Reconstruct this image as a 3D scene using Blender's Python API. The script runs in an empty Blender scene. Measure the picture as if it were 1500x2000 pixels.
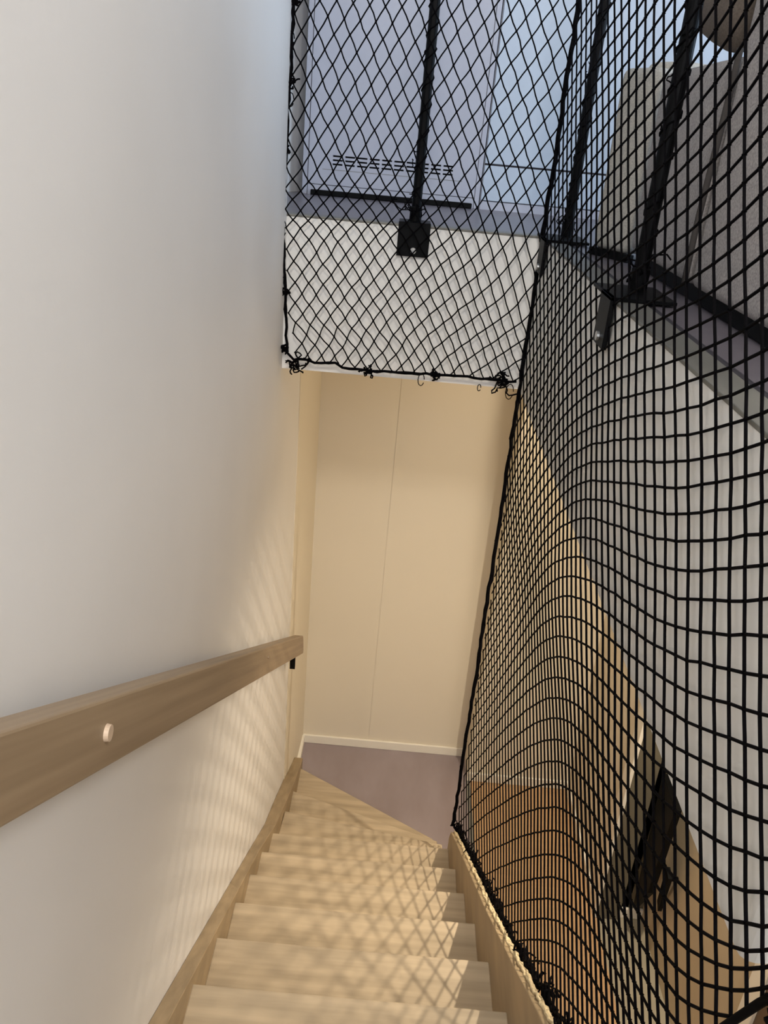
import bpy, bmesh, math, random
from mathutils import Vector, Matrix
random.seed(7)
R = math.radians
SC = bpy.context.scene
C = SC.collection

# ---------------------------------------------------------------- camera
F_PX = 1650.0
cam_d = bpy.data.cameras.new('camera'); cam = bpy.data.objects.new('camera', cam_d); C.objects.link(cam)
cam_d.sensor_fit = 'VERTICAL'; cam_d.sensor_height = 24.0; cam_d.lens = 24.0*F_PX/2000.0
cam_d.clip_start = 0.02; cam_d.clip_end = 50
P_, RO_ = R(24.5), math.atan(.0897)
Fw = Vector((0, math.cos(P_), -math.sin(P_))); Dn = Vector((0, -math.sin(P_), -math.cos(P_))); Rt = Vector((1, 0, 0))
ix = Rt*math.cos(RO_) + Dn*(-math.sin(RO_))      # image x axis in the world
iy = Rt*math.sin(RO_) + Dn*math.cos(RO_)         # image y (down) axis in the world
m = Matrix((ix, -iy, -Fw)).transposed()
cam.matrix_world = m.to_4x4()
SC.camera = cam

# ---------------------------------------------------------------- world, lights, exposure
SC.view_settings.view_transform = 'Standard'; SC.view_settings.look = 'None'
SC.view_settings.gamma = 1.0; SC.view_settings.use_curve_mapping = False
SC.view_settings.exposure = 0.3
w = bpy.data.worlds.new('world'); SC.world = w; w.use_nodes = True
w.node_tree.nodes['Background'].inputs[0].default_value = (.75, .85, 1, 1)
w.node_tree.nodes['Background'].inputs[1].default_value = .3

def area(name, loc, to, sx, sy, power, col):
    d = bpy.data.lights.new(name, 'AREA'); d.shape = 'RECTANGLE'; d.size = sx; d.size_y = sy; d.energy = power; d.color = col
    o = bpy.data.objects.new(name, d); C.objects.link(o); o.location = loc
    o.rotation_euler = (Vector(to)-Vector(loc)).to_track_quat('-Z', 'Y').to_euler()
    return o
def point(name, loc, power, col, rad):
    d = bpy.data.lights.new(name, 'POINT'); d.energy = power; d.color = col; d.shadow_soft_size = rad
    o = bpy.data.objects.new(name, d); C.objects.link(o); o.location = loc
    return o
def spot(name, loc, to, power, col, rad, deg):
    d = bpy.data.lights.new(name, 'SPOT'); d.energy = power; d.color = col; d.shadow_soft_size = rad; d.spot_size = R(deg); d.spot_blend = 1.0
    o = bpy.data.objects.new(name, d); C.objects.link(o); o.location = loc
    o.rotation_euler = (Vector(to)-Vector(loc)).to_track_quat('-Z', 'Y').to_euler()
    return o
area('ceiling_light_upstairs', (0, -1.0, 2.0), (.25, .6, -1.2), .5, .5, 50, (1, .93, .84))
area('ceiling_light_living', (1.5, -.5, 1.95), (.1, 1.2, -.6), .6, .6, 36, (1, .97, .94))
area('window_daylight', (3.9, 2.6, .9), (0, 2.9, .2), 2.0, 1.7, 75, (.58, .76, 1))
area('rear_cool_fill', (.15, -2.3, .9), (.6, 1.5, -.3), 1.0, 1.5, 36, (.78, .86, 1))  # added cool fill brightening the slab edges; the rear wall has no window
WARM = (1, .86, .67)
spot('downlight_lower_hall', (1.15, 2.35, -.875), (.85, 2.35, -3.65), 125, WARM, .02, 150)
spot('downlight_lower_hall_near', (1.15, .9, -.875), (.95, 1.0, -3.65), 42, WARM, .02, 140)
point('back_wall_fill', (.95, 3.55, -1.15), 7, WARM, .12)  # added warm fill for the lower back wall, no lamp hangs here

# ---------------------------------------------------------------- helpers
def lin(c):
    c /= 255.0
    return c/12.92 if c <= .04045 else ((c+.055)/1.055)**2.4
def mat(name, rgb, rough=.6, *a, tilt=0, **k):
    mt = mat_(name, rgb, rough, *a, **k)
    for n in mt.node_tree.nodes:
        if n.type == 'MAPPING' and tilt:
            n.vector_type = 'TEXTURE'; n.inputs['Rotation'].default_value = (R(tilt), 0, 0); n.inputs['Scale'].default_value = [1/v for v in n.inputs['Scale'].default_value]
    return mt
def mat_(name, rgb, rough=.6, var=0.0, scale=(8, 8, 8), bump=0.0, bscale=None, metal=0.0, rgb2=None, detail=3, spec=.5):
    mt = bpy.data.materials.new(name); mt.use_nodes = True
    nt = mt.node_tree; b = nt.nodes['Principled BSDF']
    c = [lin(v) for v in rgb]
    b.inputs['Base Color'].default_value = (*c, 1); b.inputs['Roughness'].default_value = rough
    b.inputs['Metallic'].default_value = metal
    b.inputs['Specular IOR Level'].default_value = spec
    if var or rgb2 or bump:
        tc = nt.nodes.new('ShaderNodeTexCoord')
    if var or rgb2:
        mp = nt.nodes.new('ShaderNodeMapping'); mp.inputs['Scale'].default_value = scale
        n = nt.nodes.new('ShaderNodeTexNoise'); n.inputs['Scale'].default_value = 1; n.inputs['Detail'].default_value = detail
        nt.links.new(tc.outputs['Object'], mp.inputs[0]); nt.links.new(mp.outputs[0], n.inputs['Vector'])
        rp = nt.nodes.new('ShaderNodeValToRGB'); rp.color_ramp.elements[0].position = .3; rp.color_ramp.elements[1].position = .7
        c2 = [lin(v) for v in rgb2] if rgb2 else c
        rp.color_ramp.elements[0].color = (*[v*(1-var) for v in c], 1); rp.color_ramp.elements[1].color = (*[min(1, v*(1+var)) for v in c2], 1)
        nt.links.new(n.outputs[0], rp.inputs[0]); nt.links.new(rp.outputs[0], b.inputs['Base Color'])
    if bump:
        mp2 = nt.nodes.new('ShaderNodeMapping'); mp2.inputs['Scale'].default_value = bscale or scale
        n2 = nt.nodes.new('ShaderNodeTexNoise'); n2.inputs['Scale'].default_value = 1; n2.inputs['Detail'].default_value = 2
        nt.links.new(tc.outputs['Object'], mp2.inputs[0]); nt.links.new(mp2.outputs[0], n2.inputs['Vector'])
        bp = nt.nodes.new('ShaderNodeBump'); bp.inputs['Strength'].default_value = bump; bp.inputs['Distance'].default_value = .003
        nt.links.new(n2.outputs[0], bp.inputs['Height']); nt.links.new(bp.outputs[0], b.inputs['Normal'])
    return mt

M = dict(
    wall=mat('wall_paint', (226, 223, 219), .75, .025, (2.2, 2.2, 2.2), .10, (60, 60, 60)),
    beige=mat('beige_wall_paint', (192, 176, 148), .7, .015, (1.5, 1.5, 1.5)),
    wall_warm=mat('warm_lit_wall', (226, 216, 196), .7, .015, (1.5, 1.5, 1.5), .06, (60, 60, 60)),  # warm lamplight of the lower level mixed into the wall colour
    fascia=mat('fascia_paint', (243, 241, 236), .5, .01, (3, 3, 3)),
    trim=mat('white_trim_paint', (236, 230, 216), .4, .01, (6, 6, 6)),
    ceil=mat('ceiling_paint', (235, 233, 228), .8, .01, (2, 2, 2)),
    floor_up=mat('grey_laminate', (110, 104, 110), .35, .05, (3, 30, 3)),
    nose=mat('grey_nosing', (122, 120, 112), .45, .02, (20, 2, 20)),
    groove=mat('dark_groove', (58, 55, 60), .6, .02, (5, 5, 5)),
    vinyl=mat('mauve_vinyl', (146, 132, 132), .45, .05, (7, 2.5, 5), rgb2=(152, 140, 142)),
    orange=mat('orange_laminate', (188, 152, 112), .5, .07, (4, 60, 4)),
    oak=mat('oak_tread', (168, 151, 125), .42, .09, (2.5, 30, 10), .05, (3, 120, 20), rgb2=(182, 164, 137)),
    oak_dark=mat('oak_stringer', (150, 130, 100), .5, .09, (40, 3, 12), rgb2=(162, 141, 110)),
    rail=mat('oak_handrail', (134, 113, 88), .45, .06, (60, 1.3, 55), rgb2=(148, 127, 101), tilt=-31.3),
    plug=mat('light_wood_plug', (196, 172, 146), .5, .04, (90, 90, 90)),
    black=mat('black_powder_coat', (5, 5, 6), .5, .1, (60, 60, 60), spec=.12),
    blackm=mat('black_matt', (4, 4, 4), .6, .1, (20, 20, 20), spec=.15),
    cord=mat('black_nylon_cord', (5, 4, 6), .85, .15, (200, 200, 200), spec=.06),
    steel=mat('zinc_bolt', (190, 190, 188), .3, .05, (90, 90, 90), metal=.9),
    cab=mat('pale_grey_cabinet', (178, 180, 192), .38, .01, (3, 3, 3)),
    cab_daylit=mat('daylit_cabinet', (184, 196, 210), .3, .01, (3, 3, 3)),  # cabinet grey with the bluish daylight put into the colour
    sofa=mat('grey_wool', (166, 160, 157), .95, .30, (240, 240, 240), .35, (420, 420, 420)),
    sofa_l=mat('pale_grey_wool', (186, 181, 171), .95, .20, (240, 240, 240), .3, (420, 420, 420)),
    pillow=mat('taupe_cushion', (104, 93, 83), .95, .2, (240, 240, 240), .3, (300, 300, 300)),
    pipe=mat('dark_piping', (58, 53, 50), .9, .1, (100, 100, 100)),
    olive=mat('shaded_wall_olive', (106, 100, 84), .6, .03, (3, 3, 3)),  # shade of the recess and wall end put into the colour
    olive2=mat('light_olive_paint', (160, 152, 132), .6, .03, (3, 3, 3)),
    jute=mat('frayed_edge', (206, 188, 150), .9, .15, (120, 120, 120), .3, (200, 200, 200)),
    brown=mat('brown_door_veneer', (92, 72, 52), .5, .1, (30, 30, 3)),
    lamp=mat('lamp_housing', (230, 230, 228), .4, .01, (5, 5, 5)),
)

def link(name, me, material, parent=None):
    o = bpy.data.objects.new(name, me); C.objects.link(o)
    if material is not None: me.materials.append(M[material])
    if parent is not None: o.parent = parent
    return o
def tag(o, label=None, cat=None, group=None, kind=None):
    if label: o['label'] = label
    if cat: o['category'] = cat
    if group: o['group'] = group
    if kind: o['kind'] = kind
    return o
def thing(name, label, cat, loc=(0, 0, 0), group=None):
    o = bpy.data.objects.new(name, None); C.objects.link(o); o.empty_display_size = .05; o.location = loc
    bpy.context.view_layer.update()
    return tag(o, label, cat, group)
def bx(bm, x0, x1, y0, y1, z0, z1):
    vs = [bm.verts.new((x, y, z)) for x in (x0, x1) for y in (y0, y1) for z in (z0, z1)]
    for f in ((0, 1, 3, 2), (4, 6, 7, 5), (0, 4, 5, 1), (2, 3, 7, 6), (0, 2, 6, 4), (1, 5, 7, 3)):
        bm.faces.new([vs[i] for i in f])
def prism(bm, pts, axis, a, b):
    """polygon pts in the plane normal to axis, extruded from a to b"""
    def v(p, t):
        return {'x': (t, p[0], p[1]), 'y': (p[0], t, p[1]), 'z': (p[0], p[1], t)}[axis]
    A = [bm.verts.new(v(p, a)) for p in pts]; B = [bm.verts.new(v(p, b)) for p in pts]
    bm.faces.new(A); bm.faces.new(B[::-1]); n = len(pts)
    for i in range(n): bm.faces.new((A[i], B[i], B[(i+1) % n], A[(i+1) % n]))
def fin(bm, name, material, parent=None, bev=0, seg=2, smooth=False, off=None):
    """finish a bmesh; coordinates are world ones and parent only translates"""
    bmesh.ops.recalc_face_normals(bm, faces=bm.faces)
    if bev:
        bmesh.ops.bevel(bm, geom=bm.edges[:], offset=bev, segments=seg, profile=.5, affect='EDGES', clamp_overlap=True)
    if parent is not None:
        bmesh.ops.translate(bm, vec=-parent.matrix_world.translation, verts=bm.verts)
    me = bpy.data.meshes.new(name); bm.to_mesh(me); bm.free()
    if smooth:
        for p in me.polygons: p.use_smooth = True
    return link(name, me, material, parent)
def box(name, material, x0, x1, y0, y1, z0, z1, parent=None, bev=0, seg=2):
    bm = bmesh.new(); bx(bm, x0, x1, y0, y1, z0, z1)
    return fin(bm, name, material, parent, bev, seg, smooth=False)
def struct(o):
    o['kind'] = 'structure'; return o
class Tubes:
    """collects round cords and knots and makes one mesh of them"""
    def __init__(s): s.v = []; s.f = []
    def tube(s, pts, r, n=5, cap=True):
        if len(pts) < 2: return
        P = [Vector(p) for p in pts]; ref = None; base = len(s.v)
        for i, p in enumerate(P):
            t = (P[min(i+1, len(P)-1)]-P[max(i-1, 0)])
            if t.length < 1e-9: t = Vector((0, 0, 1))
            t.normalize()
            if ref is None or abs(ref.dot(t)) > .98:
                ref = Vector((1, 0, 0)) if abs(t.x) < .8 else Vector((0, 0, 1))
            a = (ref-t*ref.dot(t)).normalized(); ref = a; b = t.cross(a)
            rr = r(i/(len(P)-1)) if callable(r) else r
            for k in range(n):
                w_ = 2*math.pi*k/n; q = p+a*(rr*math.cos(w_))+b*(rr*math.sin(w_)); s.v.append(q[:])
        for i in range(len(P)-1):
            for k in range(n):
                a0 = base+i*n+k; a1 = base+i*n+(k+1) % n
                s.f.append((a0, a1, a1+n, a0+n))
        if cap:
            s.f.append(tuple(base+k for k in range(n))[::-1]); e = base+(len(P)-1)*n; s.f.append(tuple(e+k for k in range(n)))
    def knot(s, c, r):
        b = len(s.v); x, y, z = c
        s.v += [(x+r, y, z), (x-r, y, z), (x, y+r, z), (x, y-r, z), (x, y, z+r), (x, y, z-r)]
        for i in (0, 1):
            for j in (2, 3):
                for k in (4, 5): s.f.append((b+i, b+j, b+k))
    def tangle(s, c, size, n, r=.0022, flat=None):
        c = Vector(c)
        for _ in range(n):
            p = c+Vector([random.gauss(0, size*.35) for _ in range(3)]); d = Vector([random.gauss(0, 1) for _ in range(3)]).normalized(); pts = [p]
            for _ in range(7):
                d = (d+Vector([random.gauss(0, .8) for _ in range(3)])-(p-c)*(.5/size)).normalized(); p = p+d*size*.33; pts.append(p)
            if flat is not None:
                pts = [Vector(q) for q in pts]
                for q in pts: q[flat[0]] = c[flat[0]]+(q[flat[0]]-c[flat[0]])*flat[1]
            s.tube(pts, r, 5)
    def build(s, name, material, parent=None, smooth=True):
        me = bpy.data.meshes.new(name); v = s.v
        if parent is not None:
            L = parent.matrix_world.translation; v = [(a-L.x, b-L.y, c-L.z) for a, b, c in v]
        me.from_pydata(v, [], s.f); me.update()
        if smooth: me.polygons.foreach_set('use_smooth', [True]*len(me.polygons))
        return link(name, me, material, parent)

# ---------------------------------------------------------------- the setting
ZU, ZS, ZL = -.30, -.83, -3.65      # upper floor, underside of the slab, lower floor
CE = 2.1
# left wall: upper part beside the stair, and the slightly proud lower end
bm = bmesh.new(); bx(bm, -.60, -.417, -2.6, 3.0, ZL, CE); bx(bm, -.60, -.417, 3.0, 3.58, ZL, ZS)
struct(fin(bm, 'wall_left', 'wall'))
bm = bmesh.new(); prism(bm, [(-.60, 3.58), (-.4135, 3.58), (-.392, 4.34), (-.60, 4.34)], 'z', ZL, ZS); struct(fin(bm, 'wall_left_lower', 'wall_warm'))
bm = bmesh.new(); prism(bm, [(-.70, 3.0), (-.574, 3.0), (-.60, 3.84), (-.490, 4.10), (-.490, 5.1), (-.70, 5.1)], 'z', ZU, CE)  # far end turned inwards to catch light; the real wall runs straight
struct(fin(bm, 'wall_left_far', 'wall'))
# slabs
bm = bmesh.new(); bx(bm, -.60, 4.0, 3.0, 5.1, ZS, ZU-.004)
struct(fin(bm, 'floor_slab_far', 'fascia'))
bm = bmesh.new(); bx(bm, .45, 4.0, .66, 3.0, ZS, ZU-.004)
ed = [e for e in bm.edges if all(abs(v.co.x-.45) < 1e-6 and (abs(v.co.y-.66) < 1e-6) for v in e.verts) or all(abs(v.co.y-.66) < 1e-6 and abs(v.co.z-ZS) < 1e-6 for v in e.verts)]
bmesh.ops.bevel(bm, geom=ed, offset=.035, segments=6, profile=.5, affect='EDGES')
struct(fin(bm, 'floor_slab_right', 'fascia'))
bm = bmesh.new(); bx(bm, -.60, 4.0, -2.6, -1.10, ZS, ZU-.0); 
struct(fin(bm, 'floor_slab_rear', 'fascia'))
# upper floor covering, nosing and dark groove
bm = bmesh.new(); bx(bm, -.574, 4.0, 3.078, 5.1, ZU-.004, ZU); bx(bm, .528, 4.0, .66, 3.078, ZU-.004, ZU)
struct(fin(bm, 'floor', 'floor_up'))
struct(box('trim_1', 'nose', -.574, .510, 2.998, 3.060, ZU-.004, ZU+.004, bev=.002))
struct(box('trim_2', 'nose', .448, .510, .66, 2.998, ZU-.004, ZU+.004, bev=.002))
bm = bmesh.new(); bx(bm, -.574, .528, 3.060, 3.078, ZU-.004, ZU-.002); bx(bm, .510, .528, .66, 3.060, ZU-.004, ZU-.002)
struct(fin(bm, 'trim_3', 'groove'))
# upper room shell
struct(box('wall_back_upper', 'wall', -.70, 4.0, 5.1, 5.2, ZU, CE))
struct(box('wall_rear', 'wall', -.70, 4.1, -2.7, -2.6, ZL, CE))
bm = bmesh.new(); bx(bm, 4.0, 4.1, -2.6, 1.4, ZL, CE); bx(bm, 4.0, 4.1, 3.8, 5.1, ZL, CE); bx(bm, 4.0, 4.1, 1.4, 3.8, ZL, .0); bx(bm, 4.0, 4.1, 1.4, 3.8, 1.8, CE)
struct(fin(bm, 'wall_right_upper', 'wall'))
struct(box('ceiling', 'ceil', -.70, 4.1, -2.7, 5.2, CE, CE+.1))
# lower floors and walls
struct(box('floor_lower_hall', 'vinyl', -.60, .668, -2.6, 4.4, ZL-.06, ZL))
struct(box('floor_lower_room', 'orange', .668, 1.29, -2.6, 4.2, ZL-.06, ZL))
struct(box('floor_lower_side', 'olive2', 1.29, 1.60, -2.6, 3.3, ZL-.06, ZL))
struct(box('trim_4', 'nose', .655, .68, -2.6, 4.12, ZL, ZL+.003))
bm = bmesh.new(); bx(bm, -.60, .0285, 4.34, 4.46, ZL, ZS); bx(bm, .0315, .68, 4.34, 4.46, ZL, ZS); bx(bm, .0285, .0315, 4.3425, 4.46, ZL, ZS)
struct(fin(bm, 'wall_back_lower', 'wall_warm'))
struct(box('wall_back_lower_right', 'wall_warm', .66, 1.45, 4.12, 4.46, ZL, ZS))
struct(box('wall_side_lower', 'wall_warm', 1.29, 1.45, 3.20, 4.12, ZL, ZS))
struct(box('wall_right_lower', 'beige', 1.527, 1.65, -2.6, 3.20, ZL, ZS))
struct(box('wall_niche_lower', 'olive', 1.40, 1.65, 3.20, 3.34, ZL, ZS))
def skirting(name, x0, x1, y0, y1, nx, ny):
    """board 60 mm high with a thinner rounded top"""
    bm = bmesh.new(); bx(bm, x0, x1, y0, y1, ZL, ZL+.062)
    return struct(fin(bm, name, 'trim', None, .004, 2))
skirting('baseboard_back', -.392, .66, 4.326, 4.34, 0, -1)
skirting('baseboard_left', -.402, -.379, 3.97, 4.326, 1, 0)
skirting('baseboard_back_right', .66, 1.29, 4.106, 4.12, 0, -1)
skirting('baseboard_side', 1.277, 1.29, 3.262, 4.106, -1, 0)
# door casing on the near end of the side wall, pilaster behind it with its shade in the colour
struct(box('trim_5', 'trim', 1.272, 1.29, 3.172, 3.262, ZL, ZS, bev=.003))
struct(box('trim_6', 'olive', 1.29, 1.402, 3.17, 3.21, ZL, ZS, bev=.002))
struct(box('trim_7', 'trim', 1.402, 1.527, 3.185, 3.20, ZL, ZL+.065, bev=.003))
# a doorway casing with a brown door on the near part of the right lower wall
bm = bmesh.new(); bx(bm, 1.505, 1.53, 2.10, 2.19, ZL, -1.45); bx(bm, 1.505, 1.53, 1.2, 2.19, -1.45, -1.36); bx(bm, 1.505, 1.53, 1.2, 1.29, ZL, -1.45)
struct(fin(bm, 'trim_8', 'trim', None, .003, 2))
struct(box('door_1', 'brown', 1.518, 1.53, 1.29, 2.10, ZL+.005, -1.455))
# window in the right upper wall (daylight)
bm = bmesh.new()
for a in ((1.4, 1.46, 0, 1.8), (3.74, 3.8, 0, 1.8), (2.57, 2.63, 0, 1.8)): bx(bm, 4.02, 4.07, a[0], a[1], a[2], a[3])
bx(bm, 4.02, 4.07, 1.4, 3.8, 0, .06); bx(bm, 4.02, 4.07, 1.4, 3.8, 1.74, 1.8)
struct(fin(bm, 'window_1', 'trim'))

# ---------------------------------------------------------------- staircase
RISE, GO, Y0, Z0 = .182, .2805, 1.438, -2.012
stair = thing('staircase', 'narrow light oak staircase with winding bottom steps between the white wall and the net', 'staircase', (0, 1.2, ZL))
XL, XR = -.377, .424
def nosing(k):                       # (left point, right point, z) of the k-th nosing line
    if k <= 5: y = Y0+GO*k; return (XL, y), (XR, y), Z0-RISE*k
    return {6: ((-.355, 3.165), (.42, 3.04)), 7: ((-.355, 3.50), (.42, 3.237)), 8: ((-.355, 3.885), (.42, 3.430))}[k] + (Z0-RISE*k,)
for k in range(-8, 9):
    l, r, z = nosing(k)
    if k > -8: pl, pr, pz = nosing(k-1)
    else: pl, pr = (XL, l[1]-GO), (XR, r[1]-GO)
    back = .035 if k > -8 else 0
    bm = bmesh.new(); pts = [(l[0], l[1]), (r[0], r[1]), (pr[0], pr[1]-back), (pl[0], pl[1]-back)]
    prism(bm, pts, 'z', z-.036, z)
    fin(bm, 'tread', 'oak', stair, .004, 2)
    if k < 9:
        bm = bmesh.new(); s_ = .028; pts = [(l[0], l[1]-s_), (r[0], r[1]-s_), (r[0], r[1]-s_-.016), (l[0], l[1]-s_-.016)]
        prism(bm, pts, 'z', (z-RISE if k < 8 else ZL), z-.036); fin(bm, 'riser', 'oak', stair)
# left stringer follows the wall and the winders down to the floor
def nz(y): return Z0-(y-Y0)*RISE/GO
def loft(bm, secs):
    """secs: (y, x0, x1, z0, z1) rectangles joined one after the other"""
    L = [[bm.verts.new(p) for p in ((x0, y, z0), (x1, y, z0), (x1, y, z1), (x0, y, z1))] for y, x0, x1, z0, z1 in secs]
    bm.faces.new(L[0]); bm.faces.new(L[-1][::-1])
    for a, b in zip(L, L[1:]):
        for k in range(4): bm.faces.new((a[k], b[k], b[(k+1) % 4], a[(k+1) % 4]))
bm = bmesh.new()
loft(bm, [(-1.1, -.4165, -.376, nz(-1.1)-.28, nz(-1.1)+.03), (2.5, -.4165, -.376, nz(2.5)-.28, nz(2.5)+.03), (2.9, -.4165, -.366, nz(2.9)-.28, nz(2.9)+.025),
          (3.165, -.4165, -.358, -3.45, -3.065), (3.5, -.4165, -.353, ZL+.001, -3.243), (3.578, -.4165, -.352, ZL+.001, -3.282), (3.582, -.413, -.352, ZL+.001, -3.284), (3.885, -.4045, -.352, ZL+.001, -3.430), (3.965, -.402, -.352, ZL+.001, -3.462)])
fin(bm, 'stringer', 'oak_dark', stair, .002, 1)
# right stringer stands higher above the treads and ends in a cut at the winders
bm = bmesh.new()
poly = [(-1.1, nz(-1.1)+.16), (1.2, nz(1.2)+.175), (1.5, nz(1.5)+.15), (1.9, nz(1.9)+.125), (2.4, nz(2.4)+.115), (2.84, nz(2.84)+.10), (2.87, nz(2.87)+.06), (2.87, nz(2.84)-.28), (-1.1, nz(-1.1)-.28)]
RTOP = [(p[0], p[1]) for p in poly[:6]]
prism(bm, poly, 'x', .423, .447)
fin(bm, 'stringer', 'oak_dark', stair, .003, 2)
bm = bmesh.new(); prism(bm, [(2.87, nz(2.84)-.25), (3.43, -3.50), (3.43, ZL), (2.6, ZL), (2.6, nz(2.6)-.2)], 'x', .42, .445)
fin(bm, 'side_panel', 'oak_dark', stair)
def rtop(y):
    for a, b in zip(RTOP, RTOP[1:]):
        if a[0] <= y <= b[0]: return a[1]+(b[1]-a[1])*(y-a[0])/(b[0]-a[0])
    return RTOP[-1][1]+(RTOP[-1][0]-y)*.65
# frayed pale edging along the top of the right stringer
T = Tubes()
for q in range(3):
    pts = []
    y = -1.0
    while y < 2.84:
        pts.append((.441+random.uniform(-.003, .003)+q*.004, y, rtop(y)+.002-q*.003+random.uniform(-.004, .004))); y += .014
    T.tube(pts, .0045, 5)
T.build('edging', 'jute', stair)

# ---------------------------------------------------------------- handrail
hr = thing('handrail', 'flat oak handrail board running down the white wall on the left', 'handrail', (-.417, .6, -.6))
def rz(y): return -.165-.6085*y        # top of the board's inner face
bm = bmesh.new()
prism(bm, [(-.9, rz(-.9)), (3.45, rz(3.45)), (3.475, rz(3.475)-.025), (3.50, rz(3.5)-.085), (3.49, rz(3.49)-.105), (-.9, rz(-.9)-.112)], 'x', -.378, -.335)
fin(bm, 'board', 'rail', hr, .004, 2)
for yb in (.86, 2.3, 3.42):
    zb = rz(yb)-.108
    bm = bmesh.new()
    prism(bm, [(yb-.014, zb), (yb+.014, zb), (yb+.008, zb-.075), (yb-.004, zb-.085)] if yb > 3 else [(yb-.014, zb+.07), (yb+.014, zb+.07), (yb+.01, zb+.02), (yb-.01, zb+.02)], 'x', -.39 if yb > 3 else -.417, -.365)
    bx(bm, -.4165, -.38, yb-.012, yb+.012, zb+.03, zb+.06)
    fin(bm, 'bracket', 'black', hr)
bm = bmesh.new()
bmesh.ops.create_cone(bm, segments=20, radius1=.0125, radius2=.011, depth=.008, cap_ends=True, matrix=Matrix.Translation((-.333, .87, -.747)) @ Matrix.Rotation(R(90), 4, 'Y'))
fin(bm, 'plug', 'plug', hr)
bm = bmesh.new()
bmesh.ops.create_cone(bm, segments=20, radius1=.006, radius2=.005, depth=.006, cap_ends=True, matrix=Matrix.Translation((-.334, 2.3, rz(2.3)-.04)) @ Matrix.Rotation(R(90), 4, 'Y'))
fin(bm, 'plug', 'rail', hr)

# ---------------------------------------------------------------- railing posts
def helix(T, x, y, z0, z1, r, turns, cr):
    n = int(turns*10)
    T.tube([(x+r*math.cos(2*math.pi*turns*i/n), y+r*math.sin(2*math.pi*turns*i/n), z0+(z1-z0)*i/n+random.uniform(-.003, .003)) for i in range(n+1)], cr, 5)
def cyl(bm, c, r, h, axis='z', n=20):
    rot = {'z': Matrix.Identity(4), 'x': Matrix.Rotation(R(90), 4, 'Y'), 'y': Matrix.Rotation(R(90), 4, 'X')}[axis]
    bmesh.ops.create_cone(bm, segments=n, radius1=r, radius2=r, depth=h, cap_ends=True, matrix=Matrix.Translation(c) @ rot)
def post(x, y, face, label):
    t = thing('railing_post', label, 'post', (x, y, ZU+.004), 'black steel railing posts around the stairwell')
    bm = bmesh.new(); cyl(bm, (x, y, .42), .0165, 1.40); fin(bm, 'pole', 'black', t, smooth=False)
    bm = bmesh.new(); cyl(bm, (x, y, ZU+.035), .021, .05); fin(bm, 'collar', 'black', t, .003, 1)
    if face == 'y':
        box('base_plate', 'black', x-.054, x+.054, 2.985, y+.05, ZU+.0045, ZU+.0125, t, .001, 1)
        box('bracket_plate', 'black', x-.054, x+.054, 2.984, 2.9945, ZU-.098, ZU+.0125, t, .001, 1)
        bm = bmesh.new(); cyl(bm, (x+.002, 2.981, ZU-.078), .0105, .006, 'y', 12); fin(bm, 'bolt', 'steel', t)
    else:
        box('base_plate', 'black', .434, x+.052, y-.14, y+.05, ZU+.0045, ZU+.0125, t, .001, 1)
        box('bracket_plate', 'black', .434, .4445, y-.14, y-.04, ZU-.100, ZU+.0125, t, .001, 1)
        bm = bmesh.new(); cyl(bm, (.4315, y-.09, ZU-.080), .0105, .006, 'x', 12); fin(bm, 'bolt', 'steel', t)
    T = Tubes(); helix(T, x, y, ZU+.06, .78, .0185, 13, .0022)
    for _ in range(9):
        zz = random.uniform(ZU+.05, .7); T.tangle((x-.015, y-.01, zz), .02, 1, .0016)
    T.tangle((x, y, ZU+.05), .045, 6, .002)
    T.build('lashing_cord', 'cord', t)
    return t
post(.017, 3.045, 'y', 'black steel railing post on the far edge, its plate bolted to the white edge')
post(.525, 2.97, 'x', 'black steel railing post just right of the corner where the two nets meet')
post(.522, 1.955, 'x', 'black steel railing post at the right edge in front of the grey sofa')

# ---------------------------------------------------------------- nets
RC = .0024
def cat(p0, p1, p2, p3, t):
    return .5*((2*p1)+(-p0+p2)*t+(2*p0-5*p1+4*p2-p3)*t*t+(-p0+3*p1-3*p2+p3)*t*t*t)
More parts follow.
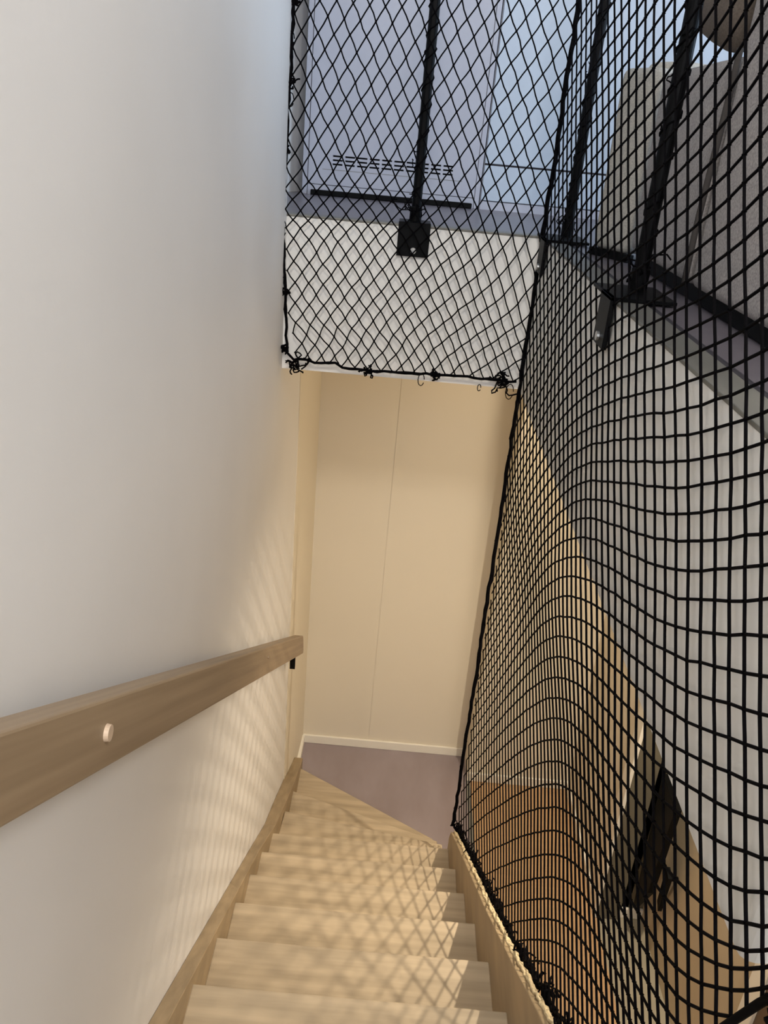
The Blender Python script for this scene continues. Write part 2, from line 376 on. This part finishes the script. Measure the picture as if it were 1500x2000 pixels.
# side net: control nodes (Y, Z in mm) of the hanging net, every 4th cord by every 3rd row
NET = {"pi":[0,4,8,12,16,20,24,28,32,36,40,44,48,52,56,60,64,68,72],"ki":[-49,-46,-43,-40,-37,-34,-31,-28,-25,-22,-19,-16,-13,-10,-7,-4,-1,2,5,8,11,14,17,20,23,26,29],"rows":[[[32812,3477],[22880,1214],[17366,-42],[13865,-840],[11445,-1392],[9683,-1793],[8387,-2089],[7460,-2300],[6758,-2460],[6187,-2590],[5691,-2703],[5249,-2804],[4862,-2892],[4558,-2961],[4309,-3018],[4100,-3066],[3913,-3108],[3730,-3150],[3541,-3193],[3329,-3241],[3083,-3297],[2796,-3363],[2544,-3420],[2293,-3477],[2028,-3538],[1790,-3592],[1578,-3640]],[[21904,2775],[16912,1265],[13651,279],[11357,-415],[9656,-929],[8353,-1323],[7357,-1624],[6609,-1850],[6029,-2026],[5551,-2170],[5131,-2297],[4753,-2411],[4419,-2512],[4155,-2592],[3937,-2658],[3754,-2713],[3589,-2763],[3427,-2812],[3256,-2864],[3063,-2922],[2845,-2988],[2592,-3065],[2369,-3132],[2144,-3200],[1906,-3272],[1689,-3338],[1495,-3396]],[[16376,2418],[13372,1295],[11216,490],[9597,-116],[8335,-587],[7333,-962],[6543,-1257],[5932,-1486],[5441,-1669],[5032,-1822],[4670,-1957],[4341,-2080],[4048,-2190],[3815,-2277],[3622,-2349],[3459,-2410],[3311,-2465],[3166,-2520],[3012,-2577],[2834,-2644],[2636,-2718],[2412,-2802],[2213,-2876],[2011,-2951],[1795,-3032],[1597,-3106],[1419,-3173]],[[13035,2203],[11029,1316],[9498,638],[8294,105],[7321,-325],[6526,-677],[5884,-961],[5378,-1185],[4957,-1371],[4602,-1528],[4285,-1668],[3995,-1796],[3734,-1912],[3526,-2004],[3353,-2081],[3205,-2146],[3071,-2205],[2938,-2264],[2799,-2326],[2633,-2399],[2451,-2479],[2250,-2568],[2071,-2647],[1889,-2728],[1693,-2815],[1512,-2895],[1348,-2967]],[[10800,2059],[9365,1330],[8222,749],[7291,276],[6519,-117],[5872,-446],[5339,-716],[4912,-934],[4551,-1117],[4239,-1275],[3960,-1417],[3702,-1548],[3470,-1667],[3282,-1762],[3123,-1843],[2989,-1911],[2864,-1974],[2739,-2038],[2608,-2104],[2453,-2183],[2284,-2269],[2101,-2362],[1940,-2444],[1776,-2527],[1597,-2618],[1431,-2702],[1280,-2779]],[[9200,1956],[8122,1340],[7236,834],[6495,410],[5867,52],[5331,-255],[4883,-511],[4516,-721],[4202,-900],[3928,-1057],[3680,-1198],[3451,-1329],[3242,-1448],[3073,-1545],[2926,-1629],[2802,-1700],[2686,-1766],[2564,-1836],[2438,-1908],[2292,-1992],[2132,-2083],[1963,-2179],[1818,-2262],[1669,-2347],[1506,-2441],[1354,-2527],[1215,-2607]],[[7972,1874],[7139,1346],[6435,900],[5835,520],[5316,192],[4867,-93],[4487,-334],[4169,-535],[3893,-710],[3650,-863],[3429,-1003],[3224,-1133],[3037,-1252],[2884,-1349],[2749,-1434],[2632,-1508],[2523,-1577],[2406,-1652],[2282,-1730],[2142,-1818],[1990,-1915],[1834,-2014],[1703,-2097],[1567,-2183],[1419,-2277],[1279,-2365],[1151,-2446]],[[6994,1805],[6334,1347],[5766,953],[5273,610],[4840,309],[4460,46],[4135,-180],[3860,-371],[3616,-540],[3399,-691],[3201,-828],[3017,-956],[2849,-1073],[2709,-1170],[2584,-1257],[2475,-1333],[2371,-1405],[2257,-1484],[2135,-1569],[2002,-1661],[1858,-1761],[1713,-1862],[1593,-1945],[1470,-2031],[1334,-2125],[1206,-2213],[1088,-2296]],[[6186,1741],[5656,1341],[5192,991],[4783,682],[4419,407],[4096,163],[3816,-48],[3578,-228],[3363,-390],[3169,-536],[2990,-671],[2823,-797],[2671,-912],[2544,-1008],[2428,-1096],[2325,-1174],[2226,-1248],[2115,-1332],[1995,-1423],[1869,-1518],[1732,-1621],[1597,-1723],[1487,-1806],[1374,-1891],[1250,-1984],[1133,-2073],[1025,-2155]],[[5497,1674],[5068,1325],[4686,1013],[4345,735],[4038,485],[3763,261],[3522,65],[3314,-105],[3125,-259],[2952,-400],[2792,-530],[2641,-654],[2502,-766],[2386,-861],[2275,-951],[2176,-1032],[2081,-1110],[1972,-1198],[1856,-1293],[1737,-1390],[1610,-1493],[1487,-1594],[1384,-1678],[1277,-1765],[1164,-1857],[1058,-1944],[958,-2025]],[[4902,1607],[4551,1301],[4235,1024],[3950,774],[3690,547],[3454,341],[3246,158],[3065,0],[2898,-146],[2744,-281],[2601,-407],[2465,-526],[2337,-637],[2230,-731],[2125,-823],[2029,-907],[1935,-989],[1828,-1083],[1716,-1181],[1605,-1278],[1489,-1379],[1378,-1477],[1280,-1562],[1178,-1652],[1075,-1742],[979,-1827],[888,-1906]],[[4380,1540],[4092,1271],[3830,1025],[3590,801],[3371,596],[3168,406],[2987,236],[2828,87],[2680,-51],[2543,-179],[2414,-300],[2291,-415],[2173,-525],[2071,-621],[1975,-711],[1880,-799],[1785,-889],[1680,-987],[1574,-1086],[1470,-1184],[1365,-1282],[1265,-1376],[1170,-1465],[1073,-1555],[981,-1641],[895,-1722],[813,-1799]],[[3892,1461],[3658,1227],[3442,1011],[3242,812],[3058,627],[2887,456],[2729,298],[2589,158],[2458,27],[2335,-95],[2219,-211],[2108,-323],[2001,-429],[1903,-527],[1811,-619],[1720,-710],[1625,-806],[1524,-906],[1424,-1006],[1327,-1103],[1233,-1198],[1141,-1289],[1052,-1378],[966,-1464],[884,-1546],[807,-1623],[734,-1696]],[[3426,1369],[3238,1167],[3062,980],[2899,805],[2746,642],[2604,490],[2470,347],[2346,214],[2229,90],[2119,-28],[2014,-140],[1914,-247],[1818,-350],[1725,-448],[1636,-544],[1546,-639],[1455,-737],[1361,-838],[1267,-938],[1176,-1035],[1090,-1127],[1008,-1215],[929,-1299],[854,-1379],[782,-1456],[714,-1528],[649,-1598]],[[2979,1272],[2830,1101],[2690,941],[2559,790],[2435,649],[2318,515],[2208,389],[2101,267],[1996,147],[1897,34],[1804,-73],[1714,-176],[1626,-277],[1539,-375],[1454,-473],[1367,-573],[1279,-673],[1193,-772],[1105,-872],[1020,-970],[939,-1062],[865,-1147],[798,-1224],[733,-1298],[672,-1368],[613,-1435],[557,-1499]],[[2544,1182],[2429,1041],[2321,907],[2218,780],[2121,660],[2028,546],[1940,437],[1853,330],[1760,215],[1670,104],[1585,-1],[1502,-102],[1421,-203],[1341,-302],[1260,-401],[1181,-498],[1100,-598],[1020,-697],[940,-796],[857,-899],[788,-984],[726,-1060],[670,-1129],[616,-1195],[564,-1259],[515,-1320],[467,-1379]],[[2136,1106],[2050,992],[1969,883],[1891,779],[1817,680],[1745,584],[1677,493],[1609,402],[1535,304],[1456,198],[1373,87],[1294,-19],[1219,-119],[1143,-220],[1070,-317],[1002,-408],[931,-503],[855,-605],[782,-702],[709,-800],[664,-860],[617,-923],[570,-985],[526,-1045],[482,-1102],[441,-1158],[400,-1212]],[[1810,1048],[1746,956],[1684,867],[1624,781],[1567,698],[1511,619],[1458,542],[1404,466],[1346,382],[1283,291],[1212,191],[1130,72],[1057,-32],[984,-137],[915,-236],[853,-324],[789,-416],[716,-521],[656,-607],[605,-680],[575,-723],[537,-778],[498,-834],[460,-888],[424,-940],[388,-991],[354,-1040]],[[1557,1003],[1508,927],[1459,854],[1413,782],[1367,714],[1324,647],[1281,582],[1238,517],[1191,446],[1141,368],[1083,281],[1010,169],[934,54],[859,-60],[790,-165],[732,-253],[672,-345],[604,-448],[559,-516],[522,-574],[498,-609],[466,-658],[434,-707],[402,-755],[371,-802],[341,-848],[312,-892]]]}
PI_, KI, RW = NET['pi'], NET['ki'], NET['rows']
def ctl(a, b, c):
    a = max(0, min(len(PI_)-1, a)); b = max(0, min(len(KI)-1, b)); return RW[a][b][c]/1000.0
def node(p, k):
    a = min(int(p//4), len(PI_)-2); ta = (p-PI_[a])/(PI_[a+1]-PI_[a]); kb = (k-KI[0])/3.0; b = min(int(kb), len(KI)-2); tb = kb-b
    r = []
    for c in (0, 1):
        if a == 0: q = [ctl(0, b+d, c)*(1-ta)+ctl(1, b+d, c)*ta for d in (-1, 0, 1, 2)]
        else: q = [cat(ctl(a-1, b+d, c), ctl(a, b+d, c), ctl(a+1, b+d, c), ctl(a+2, b+d, c), ta) for d in (-1, 0, 1, 2)]
        r.append(cat(q[0], q[1], q[2], q[3], tb))
    return r
YN = 2.955
def hem(y):                                            # lower border of the side net
    return rtop(y)-.012
def xs_(y, z):                                         # gentle bulge of the hanging net
    t = max(0, min(1, (-.95-z)/.5)); return .4405+.019*t*t*(3-2*t)+.0012*math.sin(9*y+5*z)
side = thing('safety_net', 'long black safety net hanging from the right-hand upper floor down to the stair edge', 'net', (.445, 1.6, -.3))
T = Tubes(); NP = PI_[-1]; K0, K1 = KI[0], KI[-1]
G = {}
for p in range(NP+1):
    for k in range(K0, K1+1):
        y, z = node(p, k); G[p, k] = (y+random.uniform(-.0012, .0012), z+random.uniform(-.0015, .0015))
TAIL = [(.585, -.75), (.612, -.807), (.646, -.889), (.70, -1.02), (.745, -1.16), (.79, -1.33), (.80, -1.45)]
def near(z):                                           # near border where the net is gathered under the slab corner
    if z >= TAIL[0][1]: return -9
    for a, b in zip(TAIL, TAIL[1:]):
        if b[1] <= z <= a[1]: return a[0]+(b[0]-a[0])*(z-a[1])/(b[1]-a[1])
    return TAIL[-1][0]
def inside(q): return q[0] < YN and q[1] > hem(q[0]) and q[1] < .85 and q[0] > near(q[1])
def run(seq, sub):
    """draw the parts of a cord that lie inside the net's border"""
    pts = []
    for i in range(len(seq)-1):
        a, b = seq[i], seq[i+1]; ia, ib = inside(a), inside(b)
        if not ia and not ib:
            continue
        lo, hi = 0.0, 1.0
        if ia != ib:
            l, h = 0.0, 1.0
            for _ in range(12):
                m_ = (l+h)/2; q = (a[0]+(b[0]-a[0])*m_, a[1]+(b[1]-a[1])*m_)
                if inside(q) == ia: l = m_
                else: h = m_
            if ia: hi = l
            else: lo = h
        seg = [lo+(hi-lo)*j/sub for j in range(sub+1)]
        new = [(a[0]+(b[0]-a[0])*t, a[1]+(b[1]-a[1])*t) for t in seg]
        if ia and pts: new = new[1:]
        pts += new
        if not ib:
            if len(pts) > 1: T.tube([(xs_(*q), q[0], q[1]) for q in pts], RC, 5, False)
            pts = []
    if len(pts) > 1: T.tube([(xs_(*q), q[0], q[1]) for q in pts], RC, 5, False)
for p in range(NP+1): run([G[p, k] for k in range(K0, K1+1)], 1)
for k in range(K0, K1+1): run([G[p, k] for p in range(NP+1)], 1)
for g in G.values():
    if inside(g) and g[0] < 2.4: T.knot((xs_(*g), g[0], g[1]), .0042)
tag(T.build('netting', 'cord', side), kind='stuff')
# border rope at the far corner and along the stair edge, with its tangles
T = Tubes()
pts = []; z = .85
while z > -2.93:
    pts.append((.445+random.uniform(-.003, .003), 2.956+random.uniform(-.003, .003), z)); z -= .035
T.tube(pts, .0075, 6)
T.tube([(p[0]+random.uniform(-.008, .008), p[1]-.004, p[2]) for p in pts], .0035, 5)
T.build('corner_rope', 'cord', side)
T = Tubes()
for q in range(4):
    pts = []; y = 2.955
    while y > .55:
        pts.append((.467+random.uniform(-.008, .008), y, rtop(y)-.006+random.uniform(-.010, .010))); y -= .03
    T.tube(pts, .0042, 5)
T.build('hem_rope', 'cord', side)
T = Tubes(); y = 2.93
while y > .8:
    T.tangle((.468, y, hem(y)-.002), random.choice((.02, .028, .04)), 3, .0022, (0, .6)); y -= random.uniform(.03, .055)
tag(T.build('cord_tangle', 'cord', side), kind='stuff')
for y in (2.93, 2.45, 1.98, 1.55, 1.3, 1.12):
    T = Tubes(); T.tangle((.468, y, hem(y)+.005), .038, 12, .0026, (0, .6)); T.build('knot', 'cord', side)

T = Tubes()
edge = [g for g in (G[NP, k] for k in range(K0, K1+1)) if TAIL[0][1] < g[1] < .85]+TAIL
T.tube([(xs_(*g), g[0], g[1]) for g in edge], .005, 6)
T.tangle((.443, .60, -.78), .03, 6, .0026, (0, .5))
T.build('near_rope', 'cord', side)

# front net across the far edge of the stairwell
front = thing('safety_net', 'square-on black safety net across the far end of the stairwell below the pale cabinets', 'net', (0, 2.955, -.3))
def xl(z):
    tb = [(-.80, -.366), (-.77, -.385), (-.745, -.392), (-.6, -.402), (-.4, -.414), (-.25, -.420), (0, -.414), (.4, -.402), (.9, -.40)]
    if z <= tb[0][0]: return tb[0][1]
    for a, b in zip(tb, tb[1:]):
        if a[0] <= z <= b[0]: return a[1]+(b[1]-a[1])*(z-a[0])/(b[0]-a[0])
    return tb[-1][1]
def zb(x): return -.795-.012*math.sin((x+.37)*7.5)*(-1 if x < -.2 else .4)+ (.01 if x < -.3 else 0)
NC = 17
rows = []; z = .86
while z > -1.05:
    rows.append(z); t = max(0, min(1, (-.25-z)/.3)); z -= .0432*(1-t)+.0350*t
T = Tubes(); FN = {}
for j, z in enumerate(rows):
    for i in range(0, NC*2+1):
        if (i+j) % 2: continue
        x0 = xl(z); x = x0+(.443-x0)*i/(NC*2.0)
        kk = .18+.40*max(0, min(1, (-.2-z)/.25))
        s_ = kk*.06*math.log(1+math.exp((x-.06)/.06))
        jx = 0 if i in (0, NC*2) else random.uniform(-.0022, .0022)
        FN[i, j] = (x+jx, z-s_+.10*kk/.6+random.uniform(-.0025, .0025))
YF = 2.9555
def clipf(a, b):
    ia, ib = a[1] > zb(a[0]), b[1] > zb(b[0])
    if not ia and not ib: return None
    if ia and ib: return a, b
    l, h = 0.0, 1.0
    for _ in range(12):
        m_ = (l+h)/2; q = (a[0]+(b[0]-a[0])*m_, a[1]+(b[1]-a[1])*m_)
        if (q[1] > zb(q[0])) == ia: l = m_
        else: h = m_
    q = (a[0]+(b[0]-a[0])*l, a[1]+(b[1]-a[1])*l)
    return (a, q) if ia else (q, b)
for (i, j), a in FN.items():
    for di in (-1, 1):
        b = FN.get((i+di, j+1))
        if not b: continue
        s_ = clipf(a, b)
        if not s_: continue
        a_, b_ = s_; w_ = .0022*di*(1 if j % 2 else -1)*random.uniform(.2, 1)
        mid = ((a_[0]+b_[0])/2+w_, (a_[1]+b_[1])/2+w_*.6)
        T.tube([(a_[0], YF, a_[1]), (mid[0], YF-.001, mid[1]), (b_[0], YF, b_[1])], .0024, 5, False)
    if a[1] > zb(a[0]): T.knot((a[0], YF, a[1]), .0042)
tag(T.build('netting', 'cord', front), kind='stuff')
T = Tubes()
for q in range(2):
    pts = []; z = .86
    while z > -.765:
        pts.append((xl(z)-.004+random.uniform(-.004, .004), 2.957+random.uniform(-.003, .003), z)); z -= .03
    x = -.37
    while x < .44:
        pts.append((x, 2.957+random.uniform(-.003, .003), zb(x)+random.uniform(-.003, .003))); x += .025
    T.tube(pts, .0048 if q == 0 else .0032, 6)
T.build('border_rope', 'cord', front)
for (x, z, s_) in ((-.362, -.80, .032), (-.105, zb(-.105)-.002, .02), (.14, zb(.14)-.002, .02), (.375, zb(.375)-.006, .04), (xl(-.75)-.012, -.75, .018), (xl(-.55)-.006, -.55, .016), (xl(-.1)-.008, -.1, .018), (xl(.1)-.005, .1, .02), (xl(.32)-.004, .32, .02)):
    T = Tubes(); T.tangle((x, 2.958, z), s_, 14, .0028, (1, .5)); T.build('knot', 'cord', front)
for (x, z, r) in ((-.425, -.34, .028), (-.427, -.40, .030), (-.42, -.48, .022), (.09, -.815, .022), (.41, -.83, .028), (.30, -.825, .012), (-.415, .22, .02), (-.41, .05, .02)):
    T = Tubes(); T.tube([(x+r*.5*math.cos(a), 2.955, z+r*math.sin(a)) for a in [2*math.pi*i/12+random.uniform(-.1, .1) for i in range(12)]], .0017, 5); T.build('loose_cord', 'cord', front)

# ---------------------------------------------------------------- upper floor furniture
cb = thing('tall_cabinet', 'tall pale grey cabinet with a ventilated door behind the far net', 'cabinet', (-.1, 4.1, ZU))
YC = 3.95
box('carcass', 'cab', -.486, .292, YC+.02, YC+.6, ZU, 2.0, cb)
bm = bmesh.new(); bx(bm, -.486, -.464, YC, YC+.02, ZU, 2.0); bx(bm, .272, .292, YC, YC+.02, ZU, 2.0)
fin(bm, 'frame', 'cab', cb, .001, 1)
def plate(bm, x0, x1, z0, z1, y, dep, holes):
    xs = sorted({x0, x1, *[h[0] for h in holes], *[h[1] for h in holes]}); zs = sorted({z0, z1, *[h[2] for h in holes], *[h[3] for h in holes]})
    hs = set()
    for i in range(len(xs)-1):
        for j in range(len(zs)-1):
            cx, cz = (xs[i]+xs[i+1])/2, (zs[j]+zs[j+1])/2
            if any(h[0] < cx < h[1] and h[2] < cz < h[3] for h in holes): hs.add((i, j))
    V = {}
    def v(i, j, b):
        if (i, j, b) not in V: V[i, j, b] = bm.verts.new((xs[i], y+(dep if b else 0), zs[j]))
        return V[i, j, b]
    N, Z = len(xs)-1, len(zs)-1
    solid = lambda i, j: 0 <= i < N and 0 <= j < Z and (i, j) not in hs
    for i in range(N):
        for j in range(Z):
            if not solid(i, j): continue
            for b in (0, 1): bm.faces.new((v(i, j, b), v(i+1, j, b), v(i+1, j+1, b), v(i, j+1, b)))
            for (di, dj, A, B) in ((-1, 0, (i, j), (i, j+1)), (1, 0, (i+1, j), (i+1, j+1)), (0, -1, (i, j), (i+1, j)), (0, 1, (i, j+1), (i+1, j+1))):
                if not solid(i+di, j+dj): bm.faces.new((v(*A, 0), v(*B, 0), v(*B, 1), v(*A, 1)))
holes = []
for c_ in range(10):
    for r_ in range(3):
        xa = -.357+c_*.0533; za = -.134-r_*.0165; holes.append((xa, xa+.043, za-.007, za))
bm = bmesh.new(); plate(bm, -.461, .269, -.255, 1.95, YC-.002, .018, holes)
dr = fin(bm, 'door', 'cab', cb)
bm = bmesh.new(); bx(bm, -.37, .19, YC+.0165, YC+.0195, -.20, -.12); fin(bm, 'vent_backing', 'blackm', cb)
box('door_groove', 'nose', -.40, .21, YC-.0028, YC-.0018, -.194, -.192, cb)
box('plinth', 'cab', -.461, .269, YC+.0, YC+.02, ZU, -.258, cb)
box('draught_strip', 'blackm', -.445, .262, YC-.03, YC-.003, ZU+.001, ZU+.022, cb, .002, 1)
dc = thing('drawer_cabinet', 'pale daylight-tinted cabinet with a wide lower drawer right of the vented door', 'cabinet', (1.0, 4.1, ZU))
box('carcass', 'cab', .297, 2.6, YC+.02, YC+.6, ZU, 2.0, dc)
box('door', 'cab_daylit', .300, 1.25, YC, YC+.02, -.112, 1.95, dc, .0015, 1)
box('door', 'cab_daylit', 1.254, 2.6, YC, YC+.02, -.112, 1.95, dc, .0015, 1)
box('drawer', 'cab_daylit', .300, 1.25, YC, YC+.02, -.262, -.120, dc, .0015, 1)
box('drawer', 'cab_daylit', 1.254, 2.6, YC, YC+.02, -.262, -.120, dc, .0015, 1)
box('groove', 'groove', .300, 2.6, YC+.012, YC+.0195, -.121, -.111, dc)
box('plinth', 'cab', .300, 2.6, YC+.004, YC+.02, ZU, -.266, dc)

def cushion(name, material, parent, corners, z0, z1, r, seg=4):
    """upholstered block over a quadrilateral plan"""
    bm = bmesh.new(); prism(bm, corners, 'z', z0, z1)
    bmesh.ops.recalc_face_normals(bm, faces=bm.faces)
    bmesh.ops.bevel(bm, geom=bm.edges[:], offset=r, segments=seg, profile=.6, affect='EDGES', clamp_overlap=True)
    return fin(bm, name, material, parent, smooth=True)
sf = thing('sofa', 'grey wool sofa standing along the right-hand net with its back to the stairs', 'sofa', (1.0, 1.7, ZU))
cushion('back_panel', 'sofa', sf, [(.618, .95), (.618, 1.905), (.80, 1.905), (.80, .95)], ZU+.035, .62, .025)
cushion('back_panel', 'sofa', sf, [(.618, 1.925), (.622, 2.50), (.80, 2.50), (.80, 1.925)], ZU+.035, .185, .03)
cushion('seat', 'sofa', sf, [(.80, .95), (.80, 2.45), (1.45, 2.45), (1.45, .95)], ZU+.05, .06, .04)
box('plinth', 'blackm', .64, 1.40, .98, 2.42, ZU+.002, ZU+.04, sf)  # black base block stands for the shadow under the sofa
T = Tubes(); T.tube([(.613+.004*math.sin(9*z), 1.915, z) for z in [ZU+.04+i*.035 for i in range(14)]], .007, 8)
T.build('piping', 'pipe', sf)
ac = thing('armchair', 'paler grey armchair turned at an angle behind the net near the corner post', 'armchair', (.85, 2.8, ZU))
def rot(p, o, a):
    x, y = p[0]-o[0], p[1]-o[1]; return (o[0]+x*math.cos(a)-y*math.sin(a), o[1]+x*math.sin(a)+y*math.cos(a))
A_, B_ = Vector((.545, 2.66)), Vector((.640, 2.487)); d_ = (B_-A_).normalized(); n_ = Vector((-d_.y, d_.x)); B_ = A_+d_*.15
q = [A_, B_, B_+n_*.42, A_+n_*.42]
cushion('side_panel', 'sofa_l', ac, [tuple(p) for p in q], ZU+.02, .20, .03)
q2 = [A_+n_*.10-d_*.02, B_+n_*.10-d_*.02, B_+n_*.6, A_+n_*.6]
cushion('seat_cushion', 'sofa_l', ac, [tuple(p) for p in q2], .15, .225, .03)
bm = bmesh.new(); e0 = A_-d_*.0; e1 = B_+d_*.02
pp = [tuple(e0-n_*.003), tuple(e1-n_*.003), tuple(e1+n_*.02), tuple(e0+n_*.02)]
prism(bm, pp, 'z', ZU+.001, ZU+.022); fin(bm, 'skid', 'blackm', ac)
bm = bmesh.new()
bmesh.ops.create_uvsphere(bm, u_segments=28, v_segments=18, radius=1)
for v in bm.verts:
    x, y, z = v.co; s_ = lambda a: math.copysign(abs(a)**.5, a)
    v.co = Vector((s_(x)*.155, s_(y)*.20, z*.065*(1-.35*(x*x*y*y)*4)))
bmesh.ops.transform(bm, matrix=Matrix.Translation((.675, 2.16, .375)) @ Matrix.Rotation(R(14), 4, 'X') @ Matrix.Rotation(R(-84), 4, 'Y'), verts=bm.verts)
pl = fin(bm, 'throw_pillow', 'pillow', smooth=True)
tag(pl, 'taupe throw pillow hanging over the sofa back at the top right corner', 'pillow')

# ---------------------------------------------------------------- lower room things
hp = thing('wall_panel', 'tall narrow black panel with a slanted bottom beside the shaded pillar downstairs', 'panel', (1.46, 3.03, -3.4))
bm = bmesh.new(); prism(bm, [(2.92, -2.655), (3.14, -2.64), (3.06, -3.42), (2.95, -3.20)], 'x', 1.408, 1.44)
fin(bm, 'slab', 'blackm', hp, .002, 1)
bm = bmesh.new(); bx(bm, 1.44, 1.5265, 3.10, 3.14, -2.78, -2.72); fin(bm, 'wall_mount', 'blackm', hp)
bm = bmesh.new(); prism(bm, [(2.90, -3.05), (2.955, -3.03), (2.945, -3.24), (2.91, -3.27)], 'x', 1.46, 1.48); bx(bm, 1.48, 1.5265, 2.935, 2.95, -3.10, -3.08)
fin(bm, 'lever', 'blackm', hp, .001, 1)
def downlight(x, y, lb):
    t = thing('ceiling_lamp', lb, 'lamp', (x, y, ZS), 'lower hall ceiling lamps')
    bm = bmesh.new(); 
    for k in range(24):
        a0, a1 = 2*math.pi*k/24, 2*math.pi*(k+1)/24
        q = [(x+r_*math.cos(a), y+r_*math.sin(a), z_) for r_, z_ in ((.045, ZS), (.06, ZS), (.06, ZS-.03), (.045, ZS-.03)) for a in (a0, a1)]
        V = [bm.verts.new(p) for p in q]
        for f in ((2, 3, 5, 4), (4, 5, 7, 6), (6, 7, 1, 0)): bm.faces.new([V[i] for i in f])
    bmesh.ops.remove_doubles(bm, verts=bm.verts, dist=1e-5)
    fin(bm, 'housing', 'lamp', t)
downlight(1.15, 2.35, 'round white surface lamp under the upper floor, the one nearer the far wall'); downlight(1.15, .9, 'round white surface lamp under the upper floor, the one nearer the stair top')
